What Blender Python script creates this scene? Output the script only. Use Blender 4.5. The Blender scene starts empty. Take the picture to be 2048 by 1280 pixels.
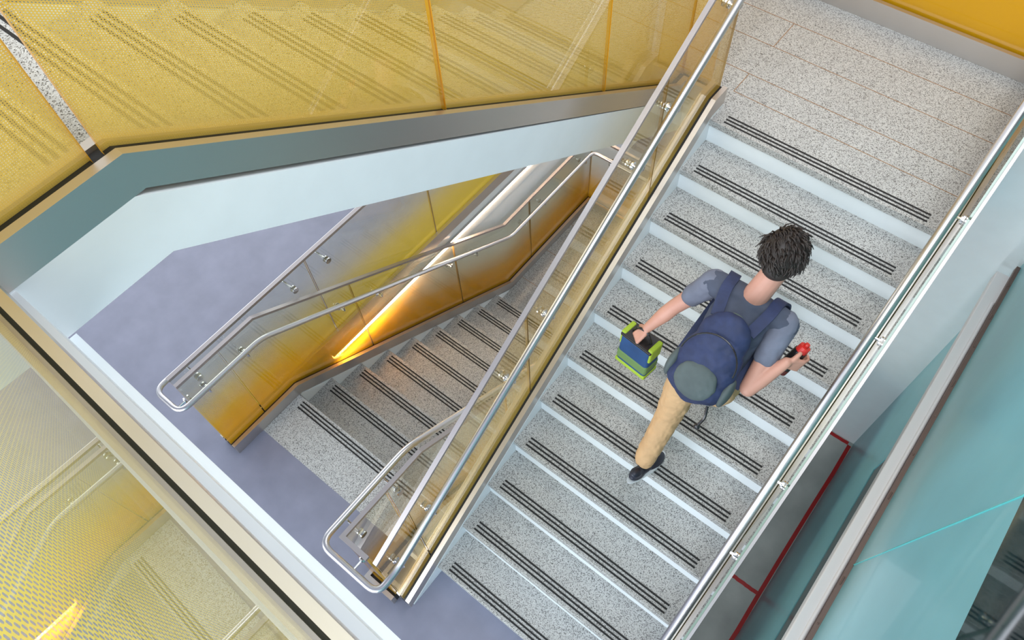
import bpy, bmesh, math, random
from mathutils import Vector, Matrix
C = bpy.context.scene.collection
V = Vector
random.seed(7)
R = 0.17796; T = 0.28; S2 = R / T
M = 11 * R; G = 22 * R; L = -9 * R
T1 = 0.287; S1 = 0.63; T3 = 0.283

# ------------------------------------------------------------------ materials
def new_mat(name):
    m = bpy.data.materials.new(name); m.use_nodes = True
    nt = m.node_tree; nt.nodes.clear()
    out = nt.nodes.new('ShaderNodeOutputMaterial')
    return m, nt, out
def N(nt, t, **kw):
    n = nt.nodes.new(t)
    for k, v in kw.items():
        if k == 'inp':
            for a, b in v.items(): n.inputs[a].default_value = b
        else: setattr(n, k, v)
    return n
def LK(nt, a, b): nt.links.new(a, b)
def col(r, g, b): return (r, g, b, 1)
def pbr(name, color, rough=.5, metal=0, coat=0, emis=None, es=0, spec=.5, noise=0, nscale=8, bump=0, sub=0):
    m, nt, out = new_mat(name)
    p = N(nt, 'ShaderNodeBsdfPrincipled')
    p.inputs['Base Color'].default_value = col(*color); p.inputs['Roughness'].default_value = rough
    p.inputs['Metallic'].default_value = metal; p.inputs['Coat Weight'].default_value = coat
    p.inputs['Specular IOR Level'].default_value = spec
    if emis: p.inputs['Emission Color'].default_value = col(*emis); p.inputs['Emission Strength'].default_value = es
    tc = N(nt, 'ShaderNodeTexCoord')
    if noise:
        n = N(nt, 'ShaderNodeTexNoise', inp={'Scale': nscale, 'Detail': 6.0}); LK(nt, tc.outputs['Object'], n.inputs['Vector'])
        r = N(nt, 'ShaderNodeMapRange', inp={'From Min': .3, 'From Max': .7, 'To Min': 1 - noise, 'To Max': 1 + noise}); LK(nt, n.outputs['Fac'], r.inputs['Value'])
        mx = N(nt, 'ShaderNodeMix', data_type='RGBA', blend_type='MULTIPLY'); mx.inputs['Factor'].default_value = 1
        mx.inputs['A'].default_value = col(*color); LK(nt, r.outputs['Result'], mx.inputs['B']); LK(nt, mx.outputs['Result'], p.inputs['Base Color'])
    if bump:
        n2 = N(nt, 'ShaderNodeTexNoise', inp={'Scale': nscale * 6, 'Detail': 3.0}); LK(nt, tc.outputs['Object'], n2.inputs['Vector'])
        b = N(nt, 'ShaderNodeBump', inp={'Strength': bump, 'Distance': .01}); LK(nt, n2.outputs['Fac'], b.inputs['Height']); LK(nt, b.outputs['Normal'], p.inputs['Normal'])
    LK(nt, p.outputs['BSDF'], out.inputs['Surface'])
    return m
def terrazzo(name, base, dark, mid, light):
    m, nt, out = new_mat(name)
    tc = N(nt, 'ShaderNodeTexCoord')
    p = N(nt, 'ShaderNodeBsdfPrincipled', inp={'Roughness': .42})
    def speck(scale, thr, size):
        v = N(nt, 'ShaderNodeTexVoronoi', inp={'Scale': scale}); LK(nt, tc.outputs['Object'], v.inputs['Vector'])
        s = N(nt, 'ShaderNodeSeparateColor'); LK(nt, v.outputs['Color'], s.inputs['Color'])
        a = N(nt, 'ShaderNodeMath', operation='GREATER_THAN'); a.inputs[1].default_value = thr; LK(nt, s.outputs['Red'], a.inputs[0])
        b = N(nt, 'ShaderNodeMath', operation='LESS_THAN'); b.inputs[1].default_value = size; LK(nt, v.outputs['Distance'], b.inputs[0])
        c = N(nt, 'ShaderNodeMath', operation='MULTIPLY'); LK(nt, a.outputs[0], c.inputs[0]); LK(nt, b.outputs[0], c.inputs[1])
        return c.outputs[0]
    n = N(nt, 'ShaderNodeTexNoise', inp={'Scale': 3.0, 'Detail': 4.0}); LK(nt, tc.outputs['Object'], n.inputs['Vector'])
    r = N(nt, 'ShaderNodeMapRange', inp={'From Min': .3, 'From Max': .7, 'To Min': .93, 'To Max': 1.05}); LK(nt, n.outputs['Fac'], r.inputs['Value'])
    mx = N(nt, 'ShaderNodeMix', data_type='RGBA', blend_type='MULTIPLY'); mx.inputs['Factor'].default_value = 1; mx.inputs['A'].default_value = col(*base); LK(nt, r.outputs['Result'], mx.inputs['B'])
    cur = mx.outputs['Result']
    for sc, th, sz, cc in ((210, .66, .6, mid), (230, .84, .6, light), (170, .84, .45, dark), (110, .93, .28, dark)):
        k = N(nt, 'ShaderNodeMix', data_type='RGBA'); LK(nt, speck(sc, th, sz), k.inputs['Factor']); LK(nt, cur, k.inputs['A']); k.inputs['B'].default_value = col(*cc); cur = k.outputs['Result']
    LK(nt, cur, p.inputs['Base Color']); LK(nt, p.outputs['BSDF'], out.inputs['Surface'])
    return m
def steel(name, color, rough, axis=(1, 40, 40)):
    m, nt, out = new_mat(name)
    tc = N(nt, 'ShaderNodeTexCoord'); mp = N(nt, 'ShaderNodeMapping'); mp.inputs['Scale'].default_value = axis
    LK(nt, tc.outputs['Object'], mp.inputs['Vector'])
    n = N(nt, 'ShaderNodeTexNoise', inp={'Scale': 6.0, 'Detail': 5.0}); LK(nt, mp.outputs['Vector'], n.inputs['Vector'])
    n2 = N(nt, 'ShaderNodeTexNoise', inp={'Scale': 2.3, 'Detail': 3.0}); LK(nt, tc.outputs['Object'], n2.inputs['Vector'])
    ad = N(nt, 'ShaderNodeMath', operation='MULTIPLY_ADD'); ad.inputs[1].default_value = .5; LK(nt, n2.outputs['Fac'], ad.inputs[0]); LK(nt, n.outputs['Fac'], ad.inputs[2])
    r = N(nt, 'ShaderNodeMapRange', inp={'From Min': .45, 'From Max': 1.05, 'To Min': rough - .03, 'To Max': rough + .04}); LK(nt, ad.outputs[0], r.inputs['Value'])
    p = N(nt, 'ShaderNodeBsdfPrincipled', inp={'Metallic': 1.0, 'Base Color': col(*color)}); LK(nt, r.outputs['Result'], p.inputs['Roughness'])
    LK(nt, p.outputs['BSDF'], out.inputs['Surface'])
    return m
def glass_mats(name, frit, stops, tint=(.97, .985, .95), pitch=.006, transl=.45, seethru=.2, fk=.8):
    """stops: (height above the base, coverage of the printed dots)"""
    def clear_shader(nt):
        g = N(nt, 'ShaderNodeNewGeometry')
        ior = N(nt, 'ShaderNodeMapRange', inp={'To Min': 1.5, 'To Max': 1 / 1.5}); LK(nt, g.outputs['Backfacing'], ior.inputs['Value'])
        fr = N(nt, 'ShaderNodeFresnel'); LK(nt, ior.outputs['Result'], fr.inputs['IOR'])
        tr = N(nt, 'ShaderNodeBsdfTransparent', inp={'Color': col(*tint)})
        gl = N(nt, 'ShaderNodeBsdfGlossy', inp={'Roughness': .0})
        mx = N(nt, 'ShaderNodeMixShader'); LK(nt, fr.outputs[0], mx.inputs[0]); LK(nt, tr.outputs[0], mx.inputs[1]); LK(nt, gl.outputs[0], mx.inputs[2])
        return mx.outputs[0], fr.outputs[0], gl.outputs[0]
    a, nt, out = new_mat(name + '_clear'); o, _, _ = clear_shader(nt); LK(nt, o, out.inputs['Surface'])
    b, nt, out = new_mat(name + '_print')
    clear, fres, glossy = clear_shader(nt)
    uv = N(nt, 'ShaderNodeUVMap'); sep = N(nt, 'ShaderNodeSeparateXYZ'); LK(nt, uv.outputs[0], sep.inputs[0])
    def cosn(x):
        m1 = N(nt, 'ShaderNodeMath', operation='MULTIPLY'); m1.inputs[1].default_value = 2 * math.pi / pitch; LK(nt, x, m1.inputs[0])
        c = N(nt, 'ShaderNodeMath', operation='COSINE'); LK(nt, m1.outputs[0], c.inputs[0]); return c.outputs[0]
    d = N(nt, 'ShaderNodeMath', operation='ADD'); LK(nt, cosn(sep.outputs['X']), d.inputs[0]); LK(nt, cosn(sep.outputs['Y']), d.inputs[1])
    h = N(nt, 'ShaderNodeMath', operation='DIVIDE'); h.inputs[1].default_value = 1.3; LK(nt, sep.outputs['Y'], h.inputs[0])
    ramp = N(nt, 'ShaderNodeValToRGB'); els = ramp.color_ramp.elements
    while len(els) < len(stops): els.new(.5)
    for e, (x, c) in zip(els, stops): e.position = x / 1.3; e.color = (c, c, c, 1)
    LK(nt, h.outputs[0], ramp.inputs['Fac'])
    th = N(nt, 'ShaderNodeMapRange', inp={'From Min': 0.0, 'From Max': 1.0, 'To Min': -2.15, 'To Max': 2.15}); LK(nt, ramp.outputs['Color'], th.inputs['Value'])
    sm = N(nt, 'ShaderNodeMath', operation='ADD'); LK(nt, d.outputs[0], sm.inputs[0]); LK(nt, th.outputs['Result'], sm.inputs[1])
    ms = N(nt, 'ShaderNodeMapRange', inp={'From Min': -.12, 'From Max': .12, 'To Min': 0.0, 'To Max': 1.0}); LK(nt, sm.outputs[0], ms.inputs['Value'])
    df = N(nt, 'ShaderNodeBsdfDiffuse', inp={'Color': col(*frit)}); tl = N(nt, 'ShaderNodeBsdfTranslucent', inp={'Color': col(*frit)})
    f1 = N(nt, 'ShaderNodeMixShader'); f1.inputs[0].default_value = transl; LK(nt, df.outputs[0], f1.inputs[1]); LK(nt, tl.outputs[0], f1.inputs[2])
    ink = N(nt, 'ShaderNodeBsdfTransparent', inp={'Color': col(*[min(1, x * 1.15) for x in frit])}); f0 = N(nt, 'ShaderNodeMixShader'); f0.inputs[0].default_value = seethru; LK(nt, f1.outputs[0], f0.inputs[1]); LK(nt, ink.outputs[0], f0.inputs[2])
    f2 = N(nt, 'ShaderNodeMixShader'); fm = N(nt, 'ShaderNodeMath', operation='MULTIPLY'); fm.inputs[1].default_value = fk; LK(nt, fres, fm.inputs[0]); LK(nt, fm.outputs[0], f2.inputs[0]); LK(nt, f0.outputs[0], f2.inputs[1]); LK(nt, glossy, f2.inputs[2])
    mx = N(nt, 'ShaderNodeMixShader'); LK(nt, ms.outputs['Result'], mx.inputs[0]); LK(nt, clear, mx.inputs[1]); LK(nt, f2.outputs[0], mx.inputs[2])
    LK(nt, mx.outputs[0], out.inputs['Surface'])
    return b, a
TER = terrazzo('terrazzo', (.45, .45, .44), (.04, .038, .036), (.19, .185, .18), (.58, .58, .56))
GRIP = pbr('black_grit_strip', (.012, .012, .013), .75)
JOINT = pbr('tile_joint', (.30, .18, .10), .8)
WHITE = pbr('white_painted_steel', (.76, .81, .84), .38, noise=.02)
WALLW = pbr('white_gloss_wall', (.78, .81, .82), .22, coat=.3, noise=.02)
STEEL = steel('brushed_stainless', (.62, .575, .54), .38)
STEELTOP = pbr('stainless_rail', (.62, .60, .61), .33, metal=1)
CAPM = pbr('satin_cap', (.44, .40, .395), .5, metal=1)
EDGEB = pbr('glass_edge_brown', (.36, .22, .06), .3)
CHROME = pbr('polished_steel', (.72, .72, .72), .08, metal=1)
BLACK = pbr('black_gasket', (.006, .006, .006), .6)
LINO = pbr('lavender_linoleum', (.20, .205, .27), .5, noise=.1, nscale=5, bump=.02)
CONC = pbr('grey_concrete', (.42, .41, .38), .7, noise=.18, nscale=3)
RED = pbr('red_tape', (.42, .003, .004), .45, noise=.1)
EDGE = pbr('glass_edge_amber', (.80, .42, .03), .25)
EDGEG = pbr('glass_edge_green', (.25, .33, .27), .2)
TEAL = pbr('teal_spandrel', (.155, .41, .45), .30, coat=.1, noise=.16, nscale=1.1)
TEALD = pbr('dark_sill_panel', (.06, .085, .085), .2, noise=.2)
DARKG = pbr('dark_window_glass', (.004, .014, .018), .04, spec=.3)
BROWN = pbr('bronze_edge', (.13, .08, .065), .45, metal=.3)
LIGHTT = pbr('pale_painted_trim', (.62, .58, .57), .3)
FRIT, CLEAR = glass_mats('amber_glass', (.90, .60, .13), ((0, 1), (.07, .72), (.3, .48), (.6, .32), (1.15, .18)), tint=(.98, .93, .80))
FRITY, CLEARY = glass_mats('yellow_glass', (.95, .62, .13), ((0, .97), (.2, .85), (.5, .68), (.9, .52), (1.2, .42)))
FRITC, CLEARC = glass_mats('edge_glass', (.95, .74, .16), ((0, 1), (.035, 1), (.05, .62), (.6, .60), (1.2, .58)), pitch=.0055, fk=.35)
FRITO, CLEARO = glass_mats('orange_glass', (.70, .34, .008), ((0, 1), (.5, .99), (1.2, .9)), seethru=.03)
FRITL, CLEARL = glass_mats('lower_glass', (.86, .44, .02), ((0, 1), (.2, .86), (.45, .42), (.7, .12), (1.15, .02)))
FRITG, CLEARG = glass_mats('olive_glass', (.74, .50, .04), ((0, 1), (.3, .78), (.6, .38), (.85, .1), (1.15, .02)))
FRITR, CLEARR = glass_mats('side_glass', (.80, .55, .12), ((0, 1), (.12, .6), (.3, .2), (.6, .05), (1.15, .02)))

# ------------------------------------------------------------------ helpers
WLOC = {}
def tag(o, label=None, cat=None, group=None, kind=None):
    if label: o['label'] = label
    if cat: o['category'] = cat
    if group: o['group'] = group
    if kind: o['kind'] = kind
    return o
def thing(name, label, cat, loc, group=None, kind=None):
    o = bpy.data.objects.new(name, None); C.objects.link(o); o.empty_display_size = .1
    o.location = loc; WLOC[o] = V(loc); return tag(o, label, cat, group, kind)
def obj(name, bm, mats, parent=None, loc=None, smooth=False, label=None):
    """bm is in world coordinates"""
    w = V(loc) if loc is not None else (WLOC[parent] if parent else V((0, 0, 0)))
    if loc is None and parent is None:
        zs = [v.co for v in bm.verts]; w = V((sum(c.x for c in zs) / len(zs), sum(c.y for c in zs) / len(zs), min(c.z for c in zs)))
    for v in bm.verts: v.co -= w
    me = bpy.data.meshes.new(name); bm.normal_update(); bm.to_mesh(me); bm.free()
    for m in (mats if isinstance(mats, (list, tuple)) else [mats]): me.materials.append(m)
    if smooth:
        for p in me.polygons: p.use_smooth = True
    o = bpy.data.objects.new(name, me); C.objects.link(o)
    if parent: o.parent = parent; o.location = w - WLOC[parent]
    else: o.location = w
    WLOC[o] = w
    if label: o['label'] = label
    return o
def BM(): return bmesh.new()
def box(bm, x0, x1, y0, y1, z0, z1, mi=0):
    vs = [bm.verts.new((x, y, z)) for z in (z0, z1) for y in (y0, y1) for x in (x0, x1)]
    for f in ((0, 2, 3, 1), (4, 5, 7, 6), (0, 1, 5, 4), (2, 6, 7, 3), (0, 4, 6, 2), (1, 3, 7, 5)):
        bm.faces.new([vs[i] for i in f]).material_index = mi
    return bm
def bevel(bm, w, seg=2):
    bmesh.ops.bevel(bm, geom=bm.edges[:], offset=w, segments=seg, affect='EDGES', profile=.5); return bm
def fillet(pts, rad, n=6):
    out = [V(pts[0])]
    for a, b, c in zip(pts, pts[1:], pts[2:]):
        a, b, c = V(a), V(b), V(c); r = min(rad, (a - b).length * .49, (c - b).length * .49)
        p, q = b + (a - b).normalized() * r, b + (c - b).normalized() * r
        for i in range(n + 1):
            t = i / n; out.append(p * (1 - t) ** 2 + b * 2 * t * (1 - t) + q * t * t)
    out.append(V(pts[-1])); return out
def tube(bm, pts, r, seg=14, r2=None):
    pts = [V(p) for p in pts]; rings = []; prev = None; n = len(pts)
    for i, p in enumerate(pts):
        t = (pts[min(i + 1, n - 1)] - pts[max(i - 1, 0)]).normalized()
        if prev is None:
            a = V((0, 0, 1)) if abs(t.z) < .9 else V((1, 0, 0)); x = (a - t * a.dot(t)).normalized()
        else: x = (prev - t * prev.dot(t)).normalized()
        prev = x; y = t.cross(x); rr = r if r2 is None else r + (r2 - r) * i / (n - 1)
        rings.append([bm.verts.new(p + (x * math.cos(k * 2 * math.pi / seg) + y * math.sin(k * 2 * math.pi / seg)) * rr) for k in range(seg)])
    for A, B in zip(rings, rings[1:]):
        for k in range(seg): bm.faces.new((A[k], A[(k + 1) % seg], B[(k + 1) % seg], B[k]))
    bm.faces.new(rings[0][::-1]); bm.faces.new(rings[-1]); return bm
def offs(pts, o):
    """plan offset (to the left of travel) with mitres"""
    P = [V(p) for p in pts]; n = len(P); out = []
    def nrm(a, b):
        d = V((b.x - a.x, b.y - a.y)); d.normalize(); return V((-d.y, d.x))
    for i in range(n):
        a = nrm(P[i - 1], P[i]) if i else nrm(P[i], P[i + 1]); b = nrm(P[i], P[i + 1]) if i < n - 1 else a
        m = (a + b); m.normalize(); k = o / max(.3, m.dot(a)); out.append(V((P[i].x + m.x * k, P[i].y + m.y * k, P[i].z)))
    return out
def prism(bm, pts, o0, o1, z0, z1, bot=None, m_side0=0, m_side1=0, m_edge=0, u0=0):
    """sweeps a section: plan offsets o0..o1, heights z0..z1 above the path"""
    uv = bm.loops.layers.uv.verify(); A = offs(pts, o0); B = offs(pts, o1)
    bot = [p[2] for p in bot] if bot else None; n = len(pts); u = [u0]
    for i in range(1, n): u.append(u[-1] + math.hypot(pts[i][0] - pts[i - 1][0], pts[i][1] - pts[i - 1][1]))
    def mk(P, dz, b=False): return [bm.verts.new((p.x, p.y, (bot[i] if (b and bot) else p.z + dz))) for i, p in enumerate(P)]
    a0, a1, b0, b1 = mk(A, z0, True), mk(A, z1), mk(B, z0, True), mk(B, z1)
    def f(vs, uvs, mi):
        fc = bm.faces.new(vs); fc.material_index = mi
        for l, q in zip(fc.loops, uvs): l[uv].uv = q
    for i in range(n - 1):
        j = i + 1; q = [(u[i], 0), (u[j], 0), (u[j], z1 - z0), (u[i], z1 - z0)]
        f((a0[i], a0[j], a1[j], a1[i]), q, m_side0); f((b0[j], b0[i], b1[i], b1[j]), [q[1], q[0], q[3], q[2]], m_side1)
        f((a1[i], a1[j], b1[j], b1[i]), q, m_edge); f((b0[i], b0[j], a0[j], a0[i]), q, m_edge)
    f((a0[0], a1[0], b1[0], b0[0]), q, m_edge); f((b0[-1], b1[-1], a1[-1], a0[-1]), q, m_edge)
    bmesh.ops.recalc_face_normals(bm, faces=bm.faces[:]) if False else None
    return bm
def fixn(bm): bmesh.ops.recalc_face_normals(bm, faces=bm.faces[:]); return bm
def sub(pts, a, b):
    """part of the polyline between plan arc lengths a and b"""
    P = [V(p) for p in pts]; out = []; s = 0
    for p, q in zip(P, P[1:]):
        d = math.hypot(q.x - p.x, q.y - p.y)
        if s + d > a and s < b:
            t0 = max(0, (a - s) / d); t1 = min(1, (b - s) / d)
            if not out: out.append(p.lerp(q, t0))
            out.append(p.lerp(q, t1))
        s += d
    return out, s
def plen(pts): return sum(math.hypot(q[0] - p[0], q[1] - p[1]) for p, q in zip(pts, pts[1:]))
def balustrade(name, label, path, cuts, frit, clear, side=1, height=1.0, chan=(.10, .12), gap=.010, cap=True, edge=None, group=None, capw=.028, w=.055, gaps={}, plate=.030, capo=0):
    """path: top centre line of the base channel. cuts: plan arc lengths of the glass joints"""
    t = thing(name, label, 'balustrade', V(path[0]), group)
    h0 = chan[1]
    for s_ in (1, -1):
        bm = BM(); prism(bm, path, s_ * w, s_ * (w - plate), -h0, 0); fixn(bm); bevel_safe = bm
        obj('base_channel', bm, STEEL, t)
    bm = BM(); prism(bm, path, w - plate, -(w - plate), -h0 + .01, -.014); fixn(bm); obj('gasket', bm, BLACK, t, label='black rubber gasket in the channel')
    tot = plen(path); cs = [0] + list(cuts) + [tot]
    for a, b in zip(cs, cs[1:]):
        ga = gaps.get(a, gap); gb = gaps.get(b, gap); a2 = a + (ga / 2 if a > 0 else .004); b2 = b - (gb / 2 if b < tot else .004)
        sp, _ = sub(path, a2, b2)
        bm = BM(); prism(bm, sp, .0075 * side, -.0075 * side, -.05, height, m_side0=0, m_side1=1, m_edge=2, u0=a2)
        fixn(bm)
        obj('glass_panel', bm, [frit, clear, edge or EDGE], t)
    if cap:
        bm = BM(); prism(bm, path, capo + capw / 2, capo - capw / 2, height - .012, height + .012); fixn(bm)
        obj('cap_rail', bm, CAPM, t)
    return t
def bracket(parent, g, r, nx):
    """g: point on the glass, r: rail centre, nx: unit plan normal from glass towards the rail"""
    nx = V(nx); g = V(g); r = V(r); bm = BM()
    e = g + nx * ((r - g).dot(nx)); e.z = g.z
    path = fillet([g + nx * .012, V((r.x, r.y, g.z)) - nx * .0, V((r.x, r.y, r.z - .018))], .02, 4)
    tube(bm, path, .0075, 10); b = obj('bracket', bm, CHROME, parent, smooth=False)
    bm = BM()
    tube(bm, [g + nx * .0105, g + nx * .020], .024, 20); tube(bm, [g - nx * .0105, g - nx * .020], .024, 20)
    tube(bm, [g + nx * .020, g + nx * .026], .015, 16)
    obj('rosette', bm, CHROME, b)
    return b
def handrail(name, label, pts, rad=.0215, fil=.06, group=None):
    t = thing(name, label, 'handrail', V(pts[0]), group)
    obj('rail_tube', tube(BM(), fillet(pts, fil), rad, 18), STEELTOP, t, smooth=True)
    return t

# ------------------------------------------------------------------ stair flights
def flight(name, label, nos, x0, x1, sx0, sx1, d, riser_bottoms, first_depth=None, loc=None):
    """nos: list of (nosing y, top z, back y); d=+1 stair climbs to +y, -1 climbs to -y"""
    t = thing(name, label, 'stairs', loc)
    for (y, z, yb) in nos:
        bm = BM(); box(bm, x0, x1, min(y, yb), max(y, yb), z - .045, z); bmesh.ops.bevel(bm, geom=[e for e in bm.edges if all(abs(v.co.y - y) < 1e-4 for v in e.verts) and all(v.co.z > z - .001 for v in e.verts)], offset=.006, segments=3, affect='EDGES')
        tr = obj('tread', bm, TER, t)
        for k in range(3):
            yy = y + d * (.033 + k * .027); bm = BM(); box(bm, sx0, sx1, yy - .0058, yy + .0058, z - .002, z + .0016)
            obj('grip_strip', bm, GRIP, tr)
    for (y, z0, z1) in riser_bottoms:
        bm = BM(); box(bm, x0, x1, min(y + d * .012, y + d * .03), max(y + d * .012, y + d * .03), z0, z1); obj('riser', bm, WHITE, t)
    return t
# flight two (main)
e2 = .033
nos = [(k * T - e2, k * R, (k + 1) * T - e2 + .02) for k in range(1, 11)]
ris = [(k * T - e2, (k - 1) * R, k * R - .045) for k in range(1, 12)]
f2 = flight('stair_flight', 'broad speckled terrazzo flight with pale blue risers that the person is climbing', nos, -.0745, 1.337, 0, 1.25, 1, ris, loc=(.62, .25, 0))
# flight one, going down
nos = [(.58 + k * T1, -k * R, .58 + (k - 1) * T1 - .02) for k in range(1, 9)]
nos.insert(0, (.58, 0, .2))
ris = [(.58 + k * T1, -(k + 1) * R, -k * R - .045) for k in range(0, 9)]
f1 = flight('stair_flight', 'shadowed terrazzo flight going down from the lavender floor, tinted pink by the light strip', nos, -1.829, -.436, -1.76, -.51, -1, ris, loc=(-1.13, 3.0, L))
# flight three, up to the top floor
nos = [(.12 + (11 - k) * T3, M + k * R, .12 + (10 - k) * T3 - .02) for k in range(1, 11)] + [(.12, G, -.255)]
ris = [(.12 + (11 - k) * T3, M + (k - 1) * R, M + k * R - .045) for k in range(1, 12)]
f3 = flight('stair_flight', 'terrazzo flight seen through dotted yellow glass, rising to the top floor', nos, -1.608, -.436, -1.5, -.5, -1, ris, loc=(-1.03, 2.95, M))
def stringer(parent, pts, o0, o1, z0, z1, bot=None):
    bm = BM(); prism(bm, pts, o0, o1, z0, z1, bot); fixn(bm); return obj('stringer', bm, WHITE, parent)
# path direction +y : left of travel = -x
C2 = [(-.13, -.045, .165 + S2 * -.045), (-.13, 3.065, M + .135), (-.13, 3.2, M + .135)]
def c2bot(d): return [(0, 0, max(.001, p[2] - d)) for p in C2]
P2 = [(-.13, .19, S2 * .19 + .04), (-.13, 3.05, M + .012), (-.13, 3.2, M + .012)]
stringer(f2, [(-.13, -.02, .008), (-.13, .0, .018), (-.13, .40, .018 + S2 * .4), (-.13, 3.05, M + .012), (-.13, 3.2, M + .012)], .0545, -.0552, 0, 0, bot=[(0, 0, .0), (0, 0, .0), (0, 0, .001), (0, 0, M - .33), (0, 0, M - .33)])
PR = [(p[0] + 1.505, p[1], p[2]) for p in C2]
stringer(f2, [(1.375, -.02, .008), (1.375, 0, .018), (1.375, .4, .018 + S2 * .4), (1.375, 3.05, M + .012), (1.375, 4.4, M + .012)], .0377, -.0545, 0, 0, bot=[(0, 0, 0), (0, 0, 0), (0, 0, .001), (0, 0, M - .33), (0, 0, M - .33)])
# flight 1 stringers
for xc in (-1.885, -.38):
    stringer(f1, [(xc, .25, -.012), (xc, .6, -.012), (xc, 3.13, L - .012), (xc, 4.55, L - .012)], .055, -.055, 0, 0, bot=[(0, 0, -.3), (0, 0, -.32), (0, 0, L - .3), (0, 0, L - .3)])
# flight 3 stringers
for xc in (-.38, -1.664):
    W3 = [(xc, -.275, 3.89), (xc, .105, 3.89), (xc, 3.075, 1.945), (xc, 3.2, 1.945)]
    stringer(f3, W3, .055, -.055, 0, 0, bot=[(0, 0, 3.665), (0, 0, 3.665), (0, 0, 1.68), (0, 0, 1.60)])

# ------------------------------------------------------------------ floors and walls (setting)
def struct(name, bm, m, **k): return tag(obj(name, bm, m, **k), kind='structure')
bm = BM(); box(bm, -4.9, 1.43, -3.2, .2, -.3, 0); box(bm, -4.9, -1.945, .2, 7, -.3, 0); box(bm, -.09, 1.32, .2, .262, -.3, 0)
struct('floor', bm, [LINO])
# middle landing with joints
bm = BM(); box(bm, -.075, 1.337, 11 * T - e2, 4.42, M - .045, M); box(bm, -1.645, -.075, 3.2, 4.42, M - .045, M); box(bm, -1.645, -.436, .12 + 10 * T3, 3.2, M - .045, M)
def seam(bm, x0, x1, y0, y1, z): box(bm, x0, x1, y0, y1, z - .001, z + .0006, 1)
j = .0028
for y, xa, xb in ((3.34, -.085, 1.32), (3.53, -1.64, 1.32), (3.835, -1.64, 1.32), (4.11, -1.64, 1.32)): seam(bm, xa, xb, y - j, y + j, M)
seam(bm, -.085 - j, -.085 + j, 3.34, 3.53, M); seam(bm, -.085 - j, -.085 + j, 3.835, 4.11, M); seam(bm, -.9 - j, -.9 + j, 3.53, 3.835, M)
landing = tag(obj('stair_landing', bm, [TER, JOINT]), 'speckled terrazzo landing at the top of the broad flight, with thin brown tile joints', 'landing')
for k in range(3):
    yy = 11 * T - e2 + .033 + k * .027; bm = BM(); box(bm, 0, 1.25, yy - .0058, yy + .0058, M - .002, M + .0016); obj('grip_strip', bm, GRIP, landing)
bm = BM(); box(bm, -1.755, 1.43, 3.2, 4.5, M - .33, M - .046); box(bm, -.325, -.185, 3.19, 3.2, M - .33, M - .0); obj('soffit', bm, WHITE, landing)
# lower landing
bm = BM(); box(bm, -1.829, 1.4, .58 + 8 * T1 + .035, 4.6, L - .045, L); y = 3.16
for y in (3.3, 3.75, 4.2): seam(bm, -1.829, -.3, y - j, y + j, L)
ll = tag(obj('stair_landing', bm, [TER, JOINT]), 'shadowed terrazzo landing at the foot of the descending flight', 'landing')
# top floor
bm = BM()
def quadprism(bm, pts, z0, z1, mi=0):
    a = [bm.verts.new((x, y, z0)) for x, y in pts]; b = [bm.verts.new((x, y, z1)) for x, y in pts]; n = len(pts)
    bm.faces.new(a[::-1]).material_index = mi; bm.faces.new(b).material_index = mi
    for i in range(n): bm.faces.new((a[i], a[(i + 1) % n], b[(i + 1) % n], b[i])).material_index = mi
def gy(x): return -.272 - .028 * (x + .38)         # the top floor's edge runs slightly askew
quadprism(bm, [(-4.9, -.256), (-.33, -.262), (1.6, -.262 - .026 * 1.93), (1.6, -4.0), (-4.9, -4.0)], G - .26, G)
struct('floor', bm, [LINO])
bm = BM(); quadprism(bm, [(-.325, -.232), (1.6, -.264), (1.6, -.34), (-.325, -.262)], G - .255, G - .03); quadprism(bm, [(-.325, -.211), (1.6, -.241), (1.6, -.34), (-.325, -.262)], G - .285, G - .256)
struct('trim_5', bm, WHITE)
bm = BM(); box(bm, -1.945, -1.9415, .25, 7.6, -.3, .003); struct('trim_6', bm, WALLW)
# outer low concrete floor
bm = BM(); box(bm, 1.43, 1.85, -3.2, 3.7, L - .2, L); struct('floor', bm, [CONC])
bm = BM(); box(bm, -4.9, 1.43, 4.6, 8.5, L - .2, L); struct('floor', bm, [LINO])
bm = BM(); box(bm, 1.43, 1.85, 3.7, 3.9, L, 4.3); struct('wall_back', bm, WALLW)
bm = BM(); box(bm, -4.9, 1.43, 8.5, 8.7, L, 5); struct('wall_far', bm, WALLW)
bm = BM(); box(bm, -5.1, -4.9, -3.2, 8.5, L, 5); struct('wall_left', bm, WALLW)
bm = BM(); box(bm, -1.985, -1.945, .25, 8.5, L, -.301); struct('wall_stairwell', bm, WALLW)
bm = BM(); box(bm, 1.425, 1.43, -3.2, 3.7, L, -.30); struct('wall_under', bm, WHITE)
# facade on the right
bm = BM(); box(bm, 1.85, 1.95, -3.2, 3.7, L, .32); box(bm, 1.85, 1.95, 2.52, 3.7, .32, 1.27); struct('wall_right', bm, TEAL)
bm = BM(); box(bm, 1.855, 1.95, -3.2, 2.52, .32, 1.27); struct('trim_1', bm, TEALD)
bm = BM(); box(bm, 1.752, 1.85, -3.2, 3.6, 1.25, 1.33); bevel(bm, .008, 3); tube(bm, [(1.816, -3.2, 1.332), (1.816, 3.35, 1.332)], .011, 16); struct('trim_2', bm, LIGHTT)
bm = BM(); box(bm, 1.828, 1.85, -3.2, 3.66, 1.331, 1.372)
for i in range(14): tube(bm, [(1.838, 3.5 - i * .27 + random.uniform(-.05, .05), 1.372), (1.838, 3.5 - i * .27, 1.376)], .004, 8)
struct('trim_3', bm, BROWN)
bm = BM(); box(bm, 1.85, 1.95, -3.2, 3.7, 1.331, 3.10)
struct('wall_right', bm, TEAL)
bm = BM()
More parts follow.
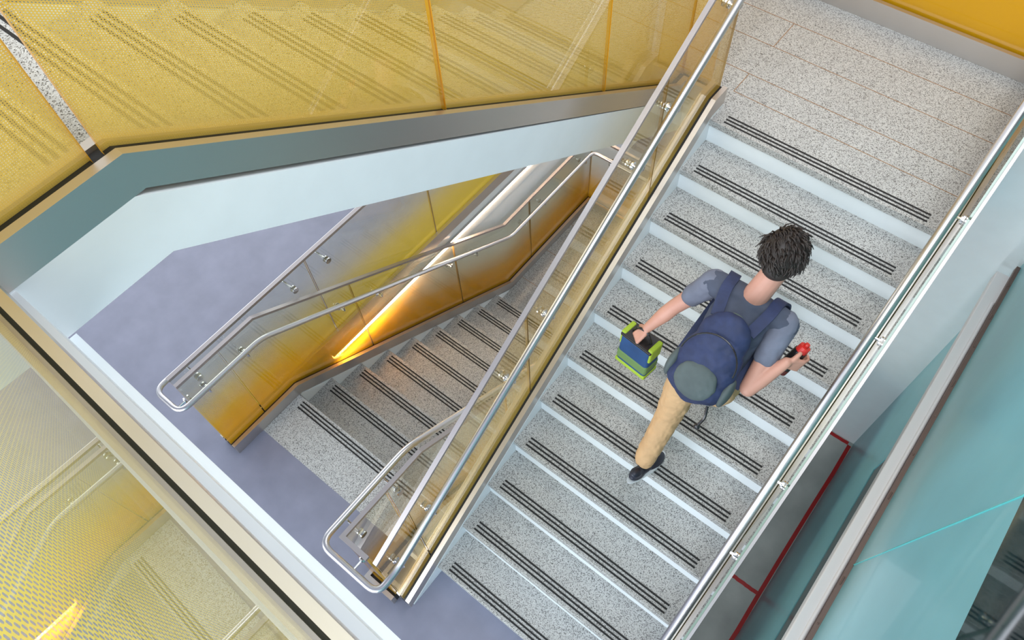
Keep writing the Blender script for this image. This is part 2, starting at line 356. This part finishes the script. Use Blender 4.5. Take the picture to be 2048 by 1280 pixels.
quadprism(bm, [(1.8465, 0), (1.85, 0), (1.85, .006), (1.8465, .006)], 0, 1)
for v in bm.verts:
    t_ = v.co.z; v.co.y += 1.42 - .25 * t_; v.co.z = 1.372 + 1.73 * t_
struct('trim_4', bm, pbr('teal_seam', (.10, .50, .50), .2))
bm = BM(); box(bm, 1.85, 1.95, -3.2, 3.7, 3.10, 3.9); w = struct('window_1', bm, DARKG)
# red tape
def tape(label, x0, x1, y0, y1):
    bm = BM(); n = 14; A = []
    lng = (y1 - y0) > (x1 - x0)
    for i in range(n + 1):
        t_ = i / n; jx = random.uniform(-.004, .004)
        A.append([bm.verts.new(((x0 if k % 2 == 0 else x1) + jx, y0 + (y1 - y0) * t_, L + (.001 if k > 1 else 0.0002)) if lng else (x0 + (x1 - x0) * t_, (y0 if k % 2 == 0 else y1) + jx * .6, L + (.001 if k > 1 else .0002))) for k in range(4)])
    for a, b in zip(A, A[1:]):
        for q in ((0, 1, 1, 0), ):
            bm.faces.new((a[2], a[3], b[3], b[2])); bm.faces.new((a[0], a[2], b[2], b[0])); bm.faces.new((a[3], a[1], b[1], b[3]))
    fixn(bm); tag(obj('floor_tape', bm, RED), label, 'tape')
tape('long red floor tape along the foot of the teal wall', 1.812, 1.847, -1.2, 3.66)
tape('short red floor tape along the foot of the white wall', 1.44, 1.81, 3.655, 3.69)
tape('short red floor tape crossing the concrete floor halfway along the long one', 1.44, 1.81, 1.93, 1.965)

# ------------------------------------------------------------------ balustrades
C2L = [(-.13, -.045, .165 + S2 * -.045), (-.13, 3.065, M + .135), (-.13, 3.2, M + .135)]
balustrade('glass_balustrade', 'amber printed glass balustrade on the left of the broad flight', C2L, (.305, 1.375, 2.545), FRIT, CLEAR, side=-1, height=.93, edge=EDGEB)
# transverse bit on ground floor + flight 1 right side
C1R = [(-.185, -.045, .115), (-.38, -.045, .115), (-.38, .6, .105), (-.38, 3.13, L + .10), (-.38, 3.2, L + .1)]
balustrade('glass_balustrade', 'clear glass balustrade wrapping the inner end of the gap beside the descending flight', C1R, (.195, .54, 1.6, 2.7), FRITL, CLEARL, side=1, height=.95)
C2R = [(1.374, -.045, .165 + S2 * -.045), (1.374, 3.065, M + .135), (1.374, 4.36, M + .135)]
balustrade('glass_balustrade', 'glass balustrade on the right of the broad flight, beside the white wall', C2R, (.305, 1.375, 2.545, 3.4), FRITR, CLEARR, side=1, height=.93, capw=.014, capo=-.010, w=.036, plate=.025, edge=EDGEG)
C1L = [(-1.885, -.035, .115), (-1.885, .60, .115), (-1.885, 3.13, L + .10), (-1.885, 4.6, L + .10), (-.38, 4.6, L + .10)]
balustrade('glass_balustrade', 'orange glass balustrade sloping down the left of the descending flight', C1L, (.335, 1.385, 2.475, 3.565, 4.64), FRITL, CLEARL, side=-1, height=.95, edge=EDGEB)
CH = [(-1.955, .62, .125), (-1.955, 6.0, .125)]
balustrade('glass_balustrade', 'level olive-yellow glass balustrade along the lavender floor edge', [(-1.955, -.035, .115), (-1.955, 6.6, .115)], (1.175, 2.375, 3.575, 4.775), FRITG, CLEARG, side=-1, height=.96, w=.035, edge=EDGEB)
# flight 3 right, M corner, up to top floor
C3S = None
C3 = [(-.185, 3.2, M + .10), (-.38, 3.2, M + .10), (-.38, 3.09, M + .10), (-.38, .14, G + .095), (-.38, -.30, G + .095)]
balustrade('glass_balustrade', 'dotted yellow glass balustrade in front of the flight to the top floor', C3, (.195, .195 + .89, .195 + 1.99, .195 + 3.10), FRITY, CLEARY, side=-1, height=1.02, gap=.010, gaps={.195 + 3.10: .032})
CG = [(-.42, -.280, G + .095), (1.6, -.280 - .024 * 2.02, G + .095)]
balustrade('glass_balustrade', 'dotted yellow glass balustrade along the top floor edge, nearest the viewer', CG, (1.455,), FRITC, CLEARC, side=-1, height=1.2, gap=.016, w=.0365, plate=.024)
balustrade('glass_balustrade', 'yellow glass balustrade on the far side of the flight to the top floor', [(-1.66, 4.36, M + .16), (-1.66, 3.06, M + .16), (-1.66, .14, G + .09), (-1.66, -.26, G + .09)], (1.3, 2.4, 3.5), FRITY, CLEARY, side=1, height=1.05, w=.05)
balustrade('glass_balustrade', 'deep orange opaque glass balustrade at the back of the middle landing', [(1.43, 4.47, M + .14), (-1.7, 4.47, M + .14)], (1.2, 2.4), FRITO, CLEARO, side=1, height=1.0, chan=(.1, .14))

# ------------------------------------------------------------------ handrails
t = handrail('handrail', 'steel handrail sweeping from the broad flight round to the descending one', [(-.05, 4.3, M + .93), (-.05, 3.08, M + .93), (-.05, .01, .945), (-.05, -.145, .93), (-.50, -.145, .95), (-.50, .58, .95), (-.47, 3.1, L + .93), (-.47, 4.3, L + .93)], fil=.085)
for y in (3.02, 2.523, 2.231, 1.464, 1.115, .372, .059): bracket(t, (-.13, y, min(S2 * y + .835, M + .85)), (-.05, y, min(S2 * y + .92, M + .93)), (1, 0, 0))
for y in (.368, .05): bracket(t, (-.38, y, .87), (-.50, y, .95), (-1, 0, 0))
for y in (1.4, 2.4): bracket(t, (-.38, y, .84 - (y - .6) * S1), (-.49, y, .94 - (y - .6) * S1), (-1, 0, 0))
bracket(t, (-.26, -.045, .90), (-.26, -.145, .94), (0, -1, 0))
t = handrail('handrail', 'steel handrail on the right of the broad flight, nearest the white wall', [(1.309, 4.36, M + .93), (1.309, 3.08, M + .93), (1.309, -.1, .86)], rad=.022)
for y in (2.62, 2.08, 1.40, 1.05, .3): bracket(t, (1.375, y, S2 * y + .86), (1.309, y, S2 * y + .92), (-1, 0, 0))
t = handrail('handrail', 'steel handrail looping round the left end of the orange glass', [(-2.075, 6.0, .92), (-2.075, -.125, .92), (-1.81, -.125, .93), (-1.81, .56, .93), (-1.81, 3.14, L + .92), (-1.81, 4.52, L + .92), (-.5, 4.52, L + .92)], fil=.075, rad=.019)
for y, z in ((.43, .86), (.10, .86), (1.2, .44), (1.55, .20), (2.325, -.28), (2.652, -.47), (3.38, L + .84), (3.71, L + .84), (4.4, L + .84)): bracket(t, (-1.885, y, z), (-1.81, y, z + .07), (1, 0, 0))
for y in (.12, .98, 1.3, 2.6): bracket(t, (-1.955, y, .88), (-2.075, y, .92), (-1, 0, 0))
bracket(t, (-1.9, -.03, .86), (-1.9, -.125, .925), (0, -1, 0))
bracket(t, (-1.6, 4.6, L + .84), (-1.6, 4.52, L + .92), (0, -1, 0))

# ------------------------------------------------------------------ LED strip under the floor edge
WARM = pbr('warm_led', (1, .8, .6), .5, emis=(1, .72, .48), es=26)
bm = BM(); box(bm, -1.941, -1.922, 1.0, 7.4, -.17, -.135)
led = thing('light_strip', 'glowing warm linear light strip under the lavender floor edge, behind the orange glass', 'light', (-1.93, 1, -.15))
obj('diffuser', bm, WARM, led); bm = BM(); box(bm, -1.9412, -1.922, 1.0, 7.4, -.134, -.125); obj('housing', bm, STEEL, led)

# ------------------------------------------------------------------ the person
SKIN = pbr('skin', (.54, .27, .20), .5, noise=.06); HAIR = pbr('dark_brown_hair', (.022, .014, .011), .55)
SHIRT = pbr('slate_blue_shirt', (.06, .07, .105), .85, noise=.15, nscale=14); SLEEVE = pbr('grey_sleeve_panel', (.14, .15, .20), .85, noise=.15)
KHAKI = pbr('tan_trousers', (.56, .345, .175), .8, noise=.08, nscale=12); SHOEM = pbr('navy_shoe', (.018, .02, .035), .4); SOLE = pbr('white_sole', (.75, .77, .8), .5)
NAVY = pbr('navy_backpack', (.015, .024, .075), .7, noise=.25, nscale=16); GREYB = pbr('grey_green_panel', (.075, .095, .095), .75, noise=.2); LIME = pbr('lime_fabric', (.32, .45, .03), .7, noise=.1)
BLUE = pbr('blue_fabric', (.01, .055, .17), .7, noise=.2); OLIVE = pbr('olive_mesh', (.13, .22, .07), .8); BOTT = pbr('black_bottle', (.015, .013, .014), .25); REDP = pbr('red_plastic', (.55, .025, .02), .35)
DARKR = pbr('dark_red_base', (.10, .01, .01), .3); EYEW = pbr('eye_white', (.8, .8, .78), .2)
def cap(bm, a, ra, b, rb, seg=16, flat=1.0, n=7):
    """closed tapered capsule"""
    a, b = V(a), V(b); d = (b - a); ln = d.length or 1e-6; d /= ln
    prof = []
    for i in range(5): th = math.pi / 2 * (1 - i / 5); prof.append((-math.sin(th) * ra, math.cos(th) * ra))
    for i in range(n + 1): t_ = i / n; prof.append((ln * t_, ra + (rb - ra) * t_))
    for i in range(1, 6): th = math.pi / 2 * i / 5; prof.append((ln + math.sin(th) * rb, math.cos(th) * rb))
    x = d.cross(V((0, 1, 0))) if abs(d.y) < .9 else d.cross(V((1, 0, 0))); x.normalize(); y = d.cross(x)
    rings = []
    for k, (s, r) in enumerate(prof):
        if r < 1e-5: rings.append([bm.verts.new(a + d * s)]); continue
        rings.append([bm.verts.new(a + d * s + (x * math.cos(q * 2 * math.pi / seg) + y * math.sin(q * 2 * math.pi / seg) * flat) * r) for q in range(seg)])
    for A, B in zip(rings, rings[1:]):
        for q in range(seg):
            q2 = (q + 1) % seg
            if len(A) == 1 and len(B) == 1: continue
            if len(A) == 1: bm.faces.new((A[0], B[q], B[q2]))
            elif len(B) == 1: bm.faces.new((A[q2], A[q], B[0]))
            else: bm.faces.new((A[q], B[q], B[q2], A[q2]))
def ell(bm, c, r, rot=None, seg=24):
    ret = bmesh.ops.create_uvsphere(bm, u_segments=seg, v_segments=seg * 2 // 3, radius=1)
    m = Matrix.Translation(V(c)) @ (rot.to_4x4() if rot else Matrix.Identity(4)) @ Matrix.Diagonal((*r, 1))
    bmesh.ops.transform(bm, matrix=m, verts=ret['verts'])
def organic(name, bm, mat, parent, vox=.007, smooth=6, label=None, tex=None):
    fixn(bm); o = obj(name, bm, mat, parent, label=label)
    r = o.modifiers.new('r', 'REMESH'); r.mode = 'VOXEL'; r.voxel_size = vox; r.use_smooth_shade = True
    s = o.modifiers.new('s', 'SMOOTH'); s.iterations = smooth; s.factor = .5
    if tex:
        tx = bpy.data.textures.new(name, 'CLOUDS'); tx.noise_scale = tex[0]; dd = o.modifiers.new('d', 'DISPLACE'); dd.texture = tx; dd.strength = tex[1]; dd.mid_level = .5
    return o
per = thing('person', 'person in slate blue shirt and tan trousers climbing the broad flight, seen from above', 'person', (.78, 1.62, 5 * R))
def rz(*a): return Matrix.Rotation(a[0], 3, a[1])
hd = V((.825, 1.965, 2.535)); hrot = Matrix.Rotation(math.radians(-22), 3, 'X') @ Matrix.Rotation(math.radians(-8), 3, 'Y')
def H(p): return hd + hrot @ V(p)
pel = V((.775, 1.61, 1.83)); wst = V((.78, 1.66, 1.97)); chs = V((.79, 1.80, 2.15)); nk = V((.795, 1.885, 2.31))
shL, elL, wrL, haL = V((.60, 1.875, 2.225)), V((.468, 1.79, 1.98)), V((.388, 1.705, 1.80)), V((.362, 1.655, 1.745))
shR, elR, wrR, haR = V((.975, 1.87, 2.225)), V((.99, 1.625, 1.965)), V((1.072, 1.757, 2.125)), V((1.075, 1.82, 2.085))
hpL, knL, anL = V((.70, 1.61, 1.80)), V((.697, 1.535, 1.43)), V((.693, 1.355, 1.06))
hpR, knR, anR = V((.86, 1.63, 1.80)), V((.87, 2.0, 1.70)), V((.875, 1.96, 1.34))
bm = BM()
ell(bm, hd, (.076, .097, .114), hrot); ell(bm, H((0, .03, -.05)), (.055, .07, .06), hrot)
cap(bm, H((0, .085, .0)), .010, H((0, .108, -.025)), .014)                      # nose
for s in (-1, 1):
    ell(bm, H((s * .076, -.008, -.01)), (.010, .022, .032), hrot @ Matrix.Rotation(s * -.35, 3, 'Z')); cap(bm, H((s * .02, .088, .028)), .008, H((s * .045, .078, .03)), .007)  # ears, brows
cap(bm, H((-.02, .092, -.06)), .006, H((.02, .092, -.06)), .006)                # lips
cap(bm, nk - V((0, .02, .05)), .062, H((0, -.02, -.06)), .055)
cap(bm, pel, .125, wst, .115, flat=.75); cap(bm, wst, .115, chs, .13, flat=.75); cap(bm, shL, .05, shR, .05); cap(bm, chs, .13, nk - V((0, 0, .06)), .07)
cap(bm, shL, .05, elL, .040); cap(bm, elL, .040, elL.lerp(wrL, .35), .041); cap(bm, elL.lerp(wrL, .35), .041, wrL, .026)
cap(bm, shR, .05, elR, .042); cap(bm, elR, .041, elR.lerp(wrR, .35), .040); cap(bm, elR.lerp(wrR, .35), .040, wrR, .026)
for h, k, a in ((hpL, knL, anL), (hpR, knR, anR)):
    cap(bm, h, .085, k, .055); cap(bm, k, .055, k.lerp(a, .3), .056); cap(bm, k.lerp(a, .3), .056, a, .036)
def hand(bm, wr, palm_dir, across, curl, grip, lens=(.072, .080, .075, .060), thumb_side=1):
    """palm box of capsules, four bent fingers and a thumb"""
    pd = V(palm_dir).normalized(); ac = V(across).normalized(); nn = pd.cross(ac) * grip
    for i in range(4):
        o = ac * ((i - 1.5) * .0195); base = wr + pd * .020 + o * .7; kn = wr + pd * .088 + o
        cap(bm, base, .0135, kn, .0105, 10); p = kn; ang = 0
        for j_, (f, r0) in enumerate(((.46, .0092), (.31, .0085), (.25, .0078))):
            ang += curl * (.8 if j_ == 0 else 1.0) + .06 * i; d_ = pd * math.cos(ang) + nn * math.sin(ang); q = p + d_ * lens[i] * f * 1.15
            cap(bm, p, r0, q, r0 - .0006, 10); p = q
    b = wr + pd * .022 - ac * .022 * thumb_side; m1 = b + (pd * .6 - ac * thumb_side * .75 + nn * .45).normalized() * .042; m2 = m1 + (pd * .75 + nn * .75 - ac * thumb_side * .1).normalized() * .032; m3 = m2 + (pd * .35 + nn * .8 + ac * thumb_side * .35).normalized() * .025
    cap(bm, b, .0145, m1, .0115, 10); cap(bm, m1, .0112, m2, .0100, 10); cap(bm, m2, .0100, m3, .009, 10)
hand(bm, wrL, (haL - wrL), (.75, -.66, 0.0), .75, -1)
axb = V((.041, .088, .16)).normalized()
fA = (wrR - elR).normalized(); fR = (fA - axb * fA.dot(axb)).normalized(); acr = axb
hand(bm, wrR, fR, -acr, .62, 1, thumb_side=1); nnR = fR.cross(-acr)
organic('body', bm, SKIN, per, .0055, 4)
# eyes
for s in (-1, 1):
    bm = BM(); ell(bm, H((s * .030, .083, .012)), (.011, .011, .011), seg=12); e_ = obj('eye', bm, EYEW, per, smooth=True)
    bm = BM(); ell(bm, H((s * .030, .0925, .012)), (.0045, .003, .0045), hrot, seg=10); obj('iris', bm, HAIR, e_, smooth=True)
# hair: cap plus many tufts
bm = BM(); bmh = BM()
ell(bmh, H((0, -.016, .024)), (.092, .108, .112), hrot); ell(bmh, H((0, -.052, -.035)), (.068, .055, .065), hrot)
for i in range(520):
    th = random.uniform(0, 2 * math.pi); ph = math.acos(random.uniform(-.42, 1)); d_ = V((math.sin(ph) * math.cos(th), math.sin(ph) * math.sin(th), math.cos(ph)))
    if d_.y > .55 and d_.z < .35: continue
    p = V((d_.x * .091, d_.y * .107 - .016, d_.z * .112 + .024)); sw = V((-.25 * d_.x + .35, -.2, -.55)); tn = (sw - d_ * sw.dot(d_)); 
    if tn.length < .05: tn = V((1, 0, 0)) - d_ * d_.x
    tn.normalize(); tn = (tn + V((random.uniform(-.4, .4), random.uniform(-.4, .4), random.uniform(-.3, .3)))).normalized()
    a = p - d_ * .008; b = p + tn * .022 + d_ * .007; c_ = p + tn * random.uniform(.036, .05) + d_ * random.uniform(.0, .007)
    tube(bmh, [H(a), H(b), H(c_)], .0065, 5, .0012)
fixn(bmh); obj('hair', bmh, HAIR, per, smooth=True)
# shirt
bm = BM()
cap(bm, wst - V((0, .03, .17)), .150, wst, .135, flat=.78); cap(bm, wst, .135, chs, .150, flat=.78); cap(bm, chs, .148, nk - V((0, .02, .07)), .085); cap(bm, shL.lerp(shR, .06), .066, shR.lerp(shL, .06), .066)
cap(bm, shL, .066, nk - V((0, .02, .05)), .062); cap(bm, shR, .066, nk - V((0, .02, .05)), .062)
organic('shirt', bm, SHIRT, per, .008, 5, tex=(.09, .012))
for sh, el, f in ((shL, elL, .52), (shR, elR, .50)):
    bm = BM(); cap(bm, sh, .066, sh.lerp(el, f), .057, n=5)
    organic('sleeve', bm, SLEEVE, per, .007, 3, label='lighter grey-blue sleeve', tex=(.06, .012))
# trousers
bm = BM(); cap(bm, pel + V((0, 0, .04)), .135, pel, .135, flat=.82)
for h, k, a in ((hpL, knL, anL), (hpR, knR, anR)):
    cap(bm, h, .098, k, .074); cap(bm, k, .074, k.lerp(a, .55), .066); cap(bm, k.lerp(a, .5), .067, a + (k - a) * .06, .060)
organic('trousers', bm, KHAKI, per, .007, 4, tex=(.045, .016))
def shoe(toe, heel, up):
    toe, heel, up = V(toe), V(heel), V(up).normalized(); d_ = (toe - heel).normalized(); sd = d_.cross(up)
    o = 0
    bm = BM(); ell(bm, heel.lerp(toe, .22) + up * .035, (.042, .064, .044), Matrix((sd, d_, up)).transposed()); ell(bm, heel.lerp(toe, .70) + up * .018, (.050, .092, .034), Matrix((sd, d_, up)).transposed()); ell(bm, heel.lerp(toe, .42) + up * .04, (.038, .07, .038), Matrix((sd, d_, up)).transposed()); ell(bm, heel.lerp(toe, .2) + up * .075, (.036, .042, .03), Matrix((sd, d_, up)).transposed())
    s = organic('shoe', bm, SHOEM, per, .006, 4)
    bm = BM(); n = 28; rings = []
    prof = []
    for i in range(n):
        a = i * 2 * math.pi / n; w_ = .050 if math.sin(a) > -.1 else .044; ln = .158 if math.sin(a) > 0 else .172
        prof.append((math.cos(a) * w_, math.sin(a) * ln))
    mid = heel.lerp(toe, .5)
    lo = [bm.verts.new(mid + sd * x - up * .018 + d_ * y) for x, y in prof]; hi = [bm.verts.new(mid + sd * x * 1.02 + up * .020 + d_ * y * 1.01) for x, y in prof]
    bm.faces.new(lo[::-1]); bm.faces.new(hi)
    for i in range(n): bm.faces.new((lo[i], lo[(i + 1) % n], hi[(i + 1) % n], hi[i]))
    fixn(bm); obj('sole', bm, SOLE, s, label='white rubber sole')
shoe((.745, 1.525, 5 * R + .020), (.688, 1.238, 5 * R + .085), (-.05, -.22, 1))
shoe((.885, 2.17, 7 * R + .016), (.872, 1.91, 7 * R + .016), (0, 0, 1))
# backpack
up_ = (chs - pel).normalized(); rt = V((1, 0, 0)); bk = rt.cross(up_) * -1
if bk.y > 0: bk = -bk
bc = V((.785, 1.70, 2.03)) + bk * .155
BRot = Matrix((rt, bk, up_)).transposed()
def BP(x, y, z): return bc + rt * x + bk * y + up_ * z
pack = thing('backpack', 'navy backpack with grey panels worn on the climbing person', 'backpack', tuple(BP(0, 0, -.24)))
bm = BM(); ell(bm, BP(0, .0, -.04), (.152, .078, .225), BRot); ell(bm, BP(0, 0, .12), (.125, .065, .15), BRot); ell(bm, BP(0, .01, -.13), (.155, .08, .11), BRot)
organic('bag_body', bm, NAVY, pack, .007, 3, tex=(.06, .014))
bm = BM(); ell(bm, BP(0, .065, -.10), (.105, .040, .105), BRot); organic('front_pocket', bm, GREYB, pack, .006, 3, label='dark grey-green front pocket', tex=(.05, .01))
for s in (-1, 1):
    bm = BM(); ell(bm, BP(s * .145, 0, -.11), (.026, .055, .085), BRot); organic('side_pocket', bm, GREYB, pack, .005, 3)
    sh = shL if s < 0 else shR; inner = sh.lerp(nk, .38)
    P_ = [BP(s * .085, -.03, .20), inner + V((0, -.06, .06)), inner + V((0, .03, .055)), inner + V((s * .02, .10, -.03)), inner + V((s * .035, .09, -.18)), BP(s * .15, -.10, -.12)]
    pts = fillet(P_, .05, 5); bm = BM()
    for a, b in zip(pts, pts[1:]):
        pass
    w_ = .027; Rg = []
    for i, p in enumerate(pts):
        t_ = (pts[min(i + 1, len(pts) - 1)] - pts[max(0, i - 1)]).normalized(); sx = V((1, 0, 0)) - t_ * t_.x; sx.normalize(); nn = t_.cross(sx)
        Rg.append([bm.verts.new(p + sx * a * w_ + nn * b * .006) for a, b in ((-1, -1), (1, -1), (1, 1), (-1, 1))])
    for A, B in zip(Rg, Rg[1:]):
        for q in range(4): bm.faces.new((A[q], A[(q + 1) % 4], B[(q + 1) % 4], B[q]))
    bm.faces.new(Rg[0][::-1]); bm.faces.new(Rg[-1]); fixn(bm); obj('shoulder_strap', bm, NAVY, pack)
bm = BM(); tube(bm, fillet([BP(-.03, -.03, .215), BP(-.025, -.02, .26), BP(.025, -.02, .26), BP(.03, -.03, .215)], .02), .006, 8); obj('grab_loop', bm, GREYB, pack)
bm = BM(); tube(bm, fillet([BP(.11, .06, -.19), BP(.13, .075, -.24), BP(.12, .06, -.31)], .02), .008, 6); ell(bm, BP(.12, .06, -.32), (.016, .012, .02)); obj('dangling_strap', bm, BOTT, pack)
bm = BM(); tube(bm, [BP(math.cos(a) * .135, .07, .02 + math.sin(a) * .15) for a in [math.pi * i / 18 for i in range(19)]], .004, 6); obj('zipper', bm, BOTT, pack)
# lunch bag in left hand
lc = V((.385, 1.665, 1.635)); lup = V((-.02, .12, 1)).normalized(); lr = (V((.85, -.1, .0)) - lup * V((.85, -.1, 0)).dot(lup)).normalized(); lb = lup.cross(lr); LR = Matrix((lr, lb, lup)).transposed()
lunch = thing('lunch_bag', 'blue and lime insulated lunch bag hanging from the left hand', 'bag', tuple(lc - lup * .12))
def lbox(z0, z1, g, sx=.10, sy=.055):
    bm = BM(); box(bm, -sx - g, sx + g, -sy - g, sy + g, z0, z1); bevel(bm, .018 if z1 - z0 > .06 else .008, 3); bmesh.ops.transform(bm, matrix=Matrix.Translation(lc) @ LR.to_4x4(), verts=bm.verts[:]); return bm
obj('bag_body', lbox(-.16, .09, 0), BLUE, lunch, smooth=False)
obj('mesh_pocket', lbox(-.12, -.04, .004), OLIVE, lunch, label='olive green mesh band'); obj('trim_band', lbox(-.155, -.125, .004), LIME, lunch, label='lime green trim at the bottom')
obj('lid', lbox(.078, .10, .003), BOTT, lunch, label='black zipped lid')
for s in (-1, 1):
    bm = BM(); box(bm, s * .075, s * .106, -.05, .05, .0, .108); bevel(bm, .01, 2); bmesh.ops.transform(bm, matrix=Matrix.Translation(lc) @ LR.to_4x4(), verts=bm.verts[:]); fixn(bm); obj('side_panel', bm, LIME, lunch, label='lime green side panel')
bm = BM(); tube(bm, fillet([lc + lup * .10 - lr * .06, lc + lup * .16 - lr * .035, lc + lup * .16 + lr * .035, lc + lup * .10 + lr * .06], .03), .007, 8); obj('carry_handle', bm, BOTT, lunch)
# bottle in right hand
bd = acr; b0 = wrR + fR * .072 + nnR * .047 - bd * .10
bot = thing('water_bottle', 'black drinking bottle with a red cap held in the right hand', 'bottle', tuple(b0))
bm = BM(); tube(bm, [b0 + bd * .03, b0 + bd * .11, b0 + bd * .135, b0 + bd * .15], .033, 24); obj('bottle_body', bm, BOTT, bot, smooth=False)
bm = BM(); tube(bm, [b0, b0 + bd * .03], .0335, 24); obj('base', bm, DARKR, bot, label='dark red base')
bm = BM(); tube(bm, [b0 + bd * .15, b0 + bd * .182], .029, 24, .027); obj('cap', bm, REDP, bot, label='red cap'); bm = BM(); tube(bm, [b0 + bd * .18, b0 + bd * .20], .012, 16); obj('spout', bm, REDP, bot)

# ------------------------------------------------------------------ light
w = bpy.data.worlds.new('world'); bpy.context.scene.world = w; w.use_nodes = True
w.node_tree.nodes['Background'].inputs[0].default_value = (.90, .95, 1, 1); w.node_tree.nodes['Background'].inputs[1].default_value = .85
def area(name, loc, target, sx, sy, power, color, label):
    l = bpy.data.lights.new(name, 'AREA'); l.shape = 'RECTANGLE'; l.size = sx; l.size_y = sy; l.energy = power; l.color = color
    o = bpy.data.objects.new(name, l); C.objects.link(o); o.location = loc; o.rotation_euler = (V(target) - V(loc)).to_track_quat('-Z', 'Y').to_euler()
    return tag(o, label, 'light')
area('skylight_and_fill', (1.0, -2.6, 8.0), (.8, 1.5, .5), 5, 3, 330, (.78, .88, 1), 'cool daylight from the glazed roof on the near side')
area('skylight_and_fill', (1.65, 1.2, 8.5), (1.65, 1.3, 0), .6, 4.5, 110, (.86, .93, 1), 'long added fill lamp above the gap beside the teal wall')  # unseen fill lamp, added to get light down into the gap
area('window_and_fill_light', (.2, -3.1, 1.75), (.2, 3, 1.2), 6.5, 2.6, 240, (.84, .92, 1), 'cool daylight from the windows behind the foot of the stairs')
area('window_and_fill_light', (-4.8, 2.5, 2.0), (0, 2.5, 1.6), 6, 2.4, 90, (.9, .94, 1), 'daylight from the windows on the left')
area('window_and_fill_light', (1.64, -3.1, -.9), (1.64, 3, -1.2), .38, 1.2, 45, (.86, .93, 1), 'added fill lamp brightening the sunken gap beside the teal wall')  # added lamp lifting the dark gap; a low window here is only assumed
area('ceiling_light', (.4, 4.5, 7.2), (.4, 3.8, 1.9), 3, 1.5, 45, (1, .84, .70), 'warm ceiling light above the middle landing')

# ------------------------------------------------------------------ camera
cam = bpy.data.cameras.new('camera'); co = bpy.data.objects.new('camera', cam); C.objects.link(co)
cam.sensor_width = 36; cam.lens = 26.65371
co.matrix_world = Matrix(((0.7807973, -0.5212498, 0.3444623, 1.1869694), (0.6235785, 0.6843902, -0.3778357, -0.2255029), (-0.0387999, 0.5098124, 0.8594102, 5.2901884), (0, 0, 0, 1)))
bpy.context.scene.camera = co
cam.clip_start = .01
sc = bpy.context.scene
sc.view_settings.view_transform = 'Standard'; sc.view_settings.look = 'None'; sc.view_settings.exposure = .35; sc.view_settings.gamma = 1
sc.cycles.max_bounces = 10; sc.cycles.transparent_max_bounces = 24; sc.cycles.glossy_bounces = 5; sc.cycles.caustics_reflective = False
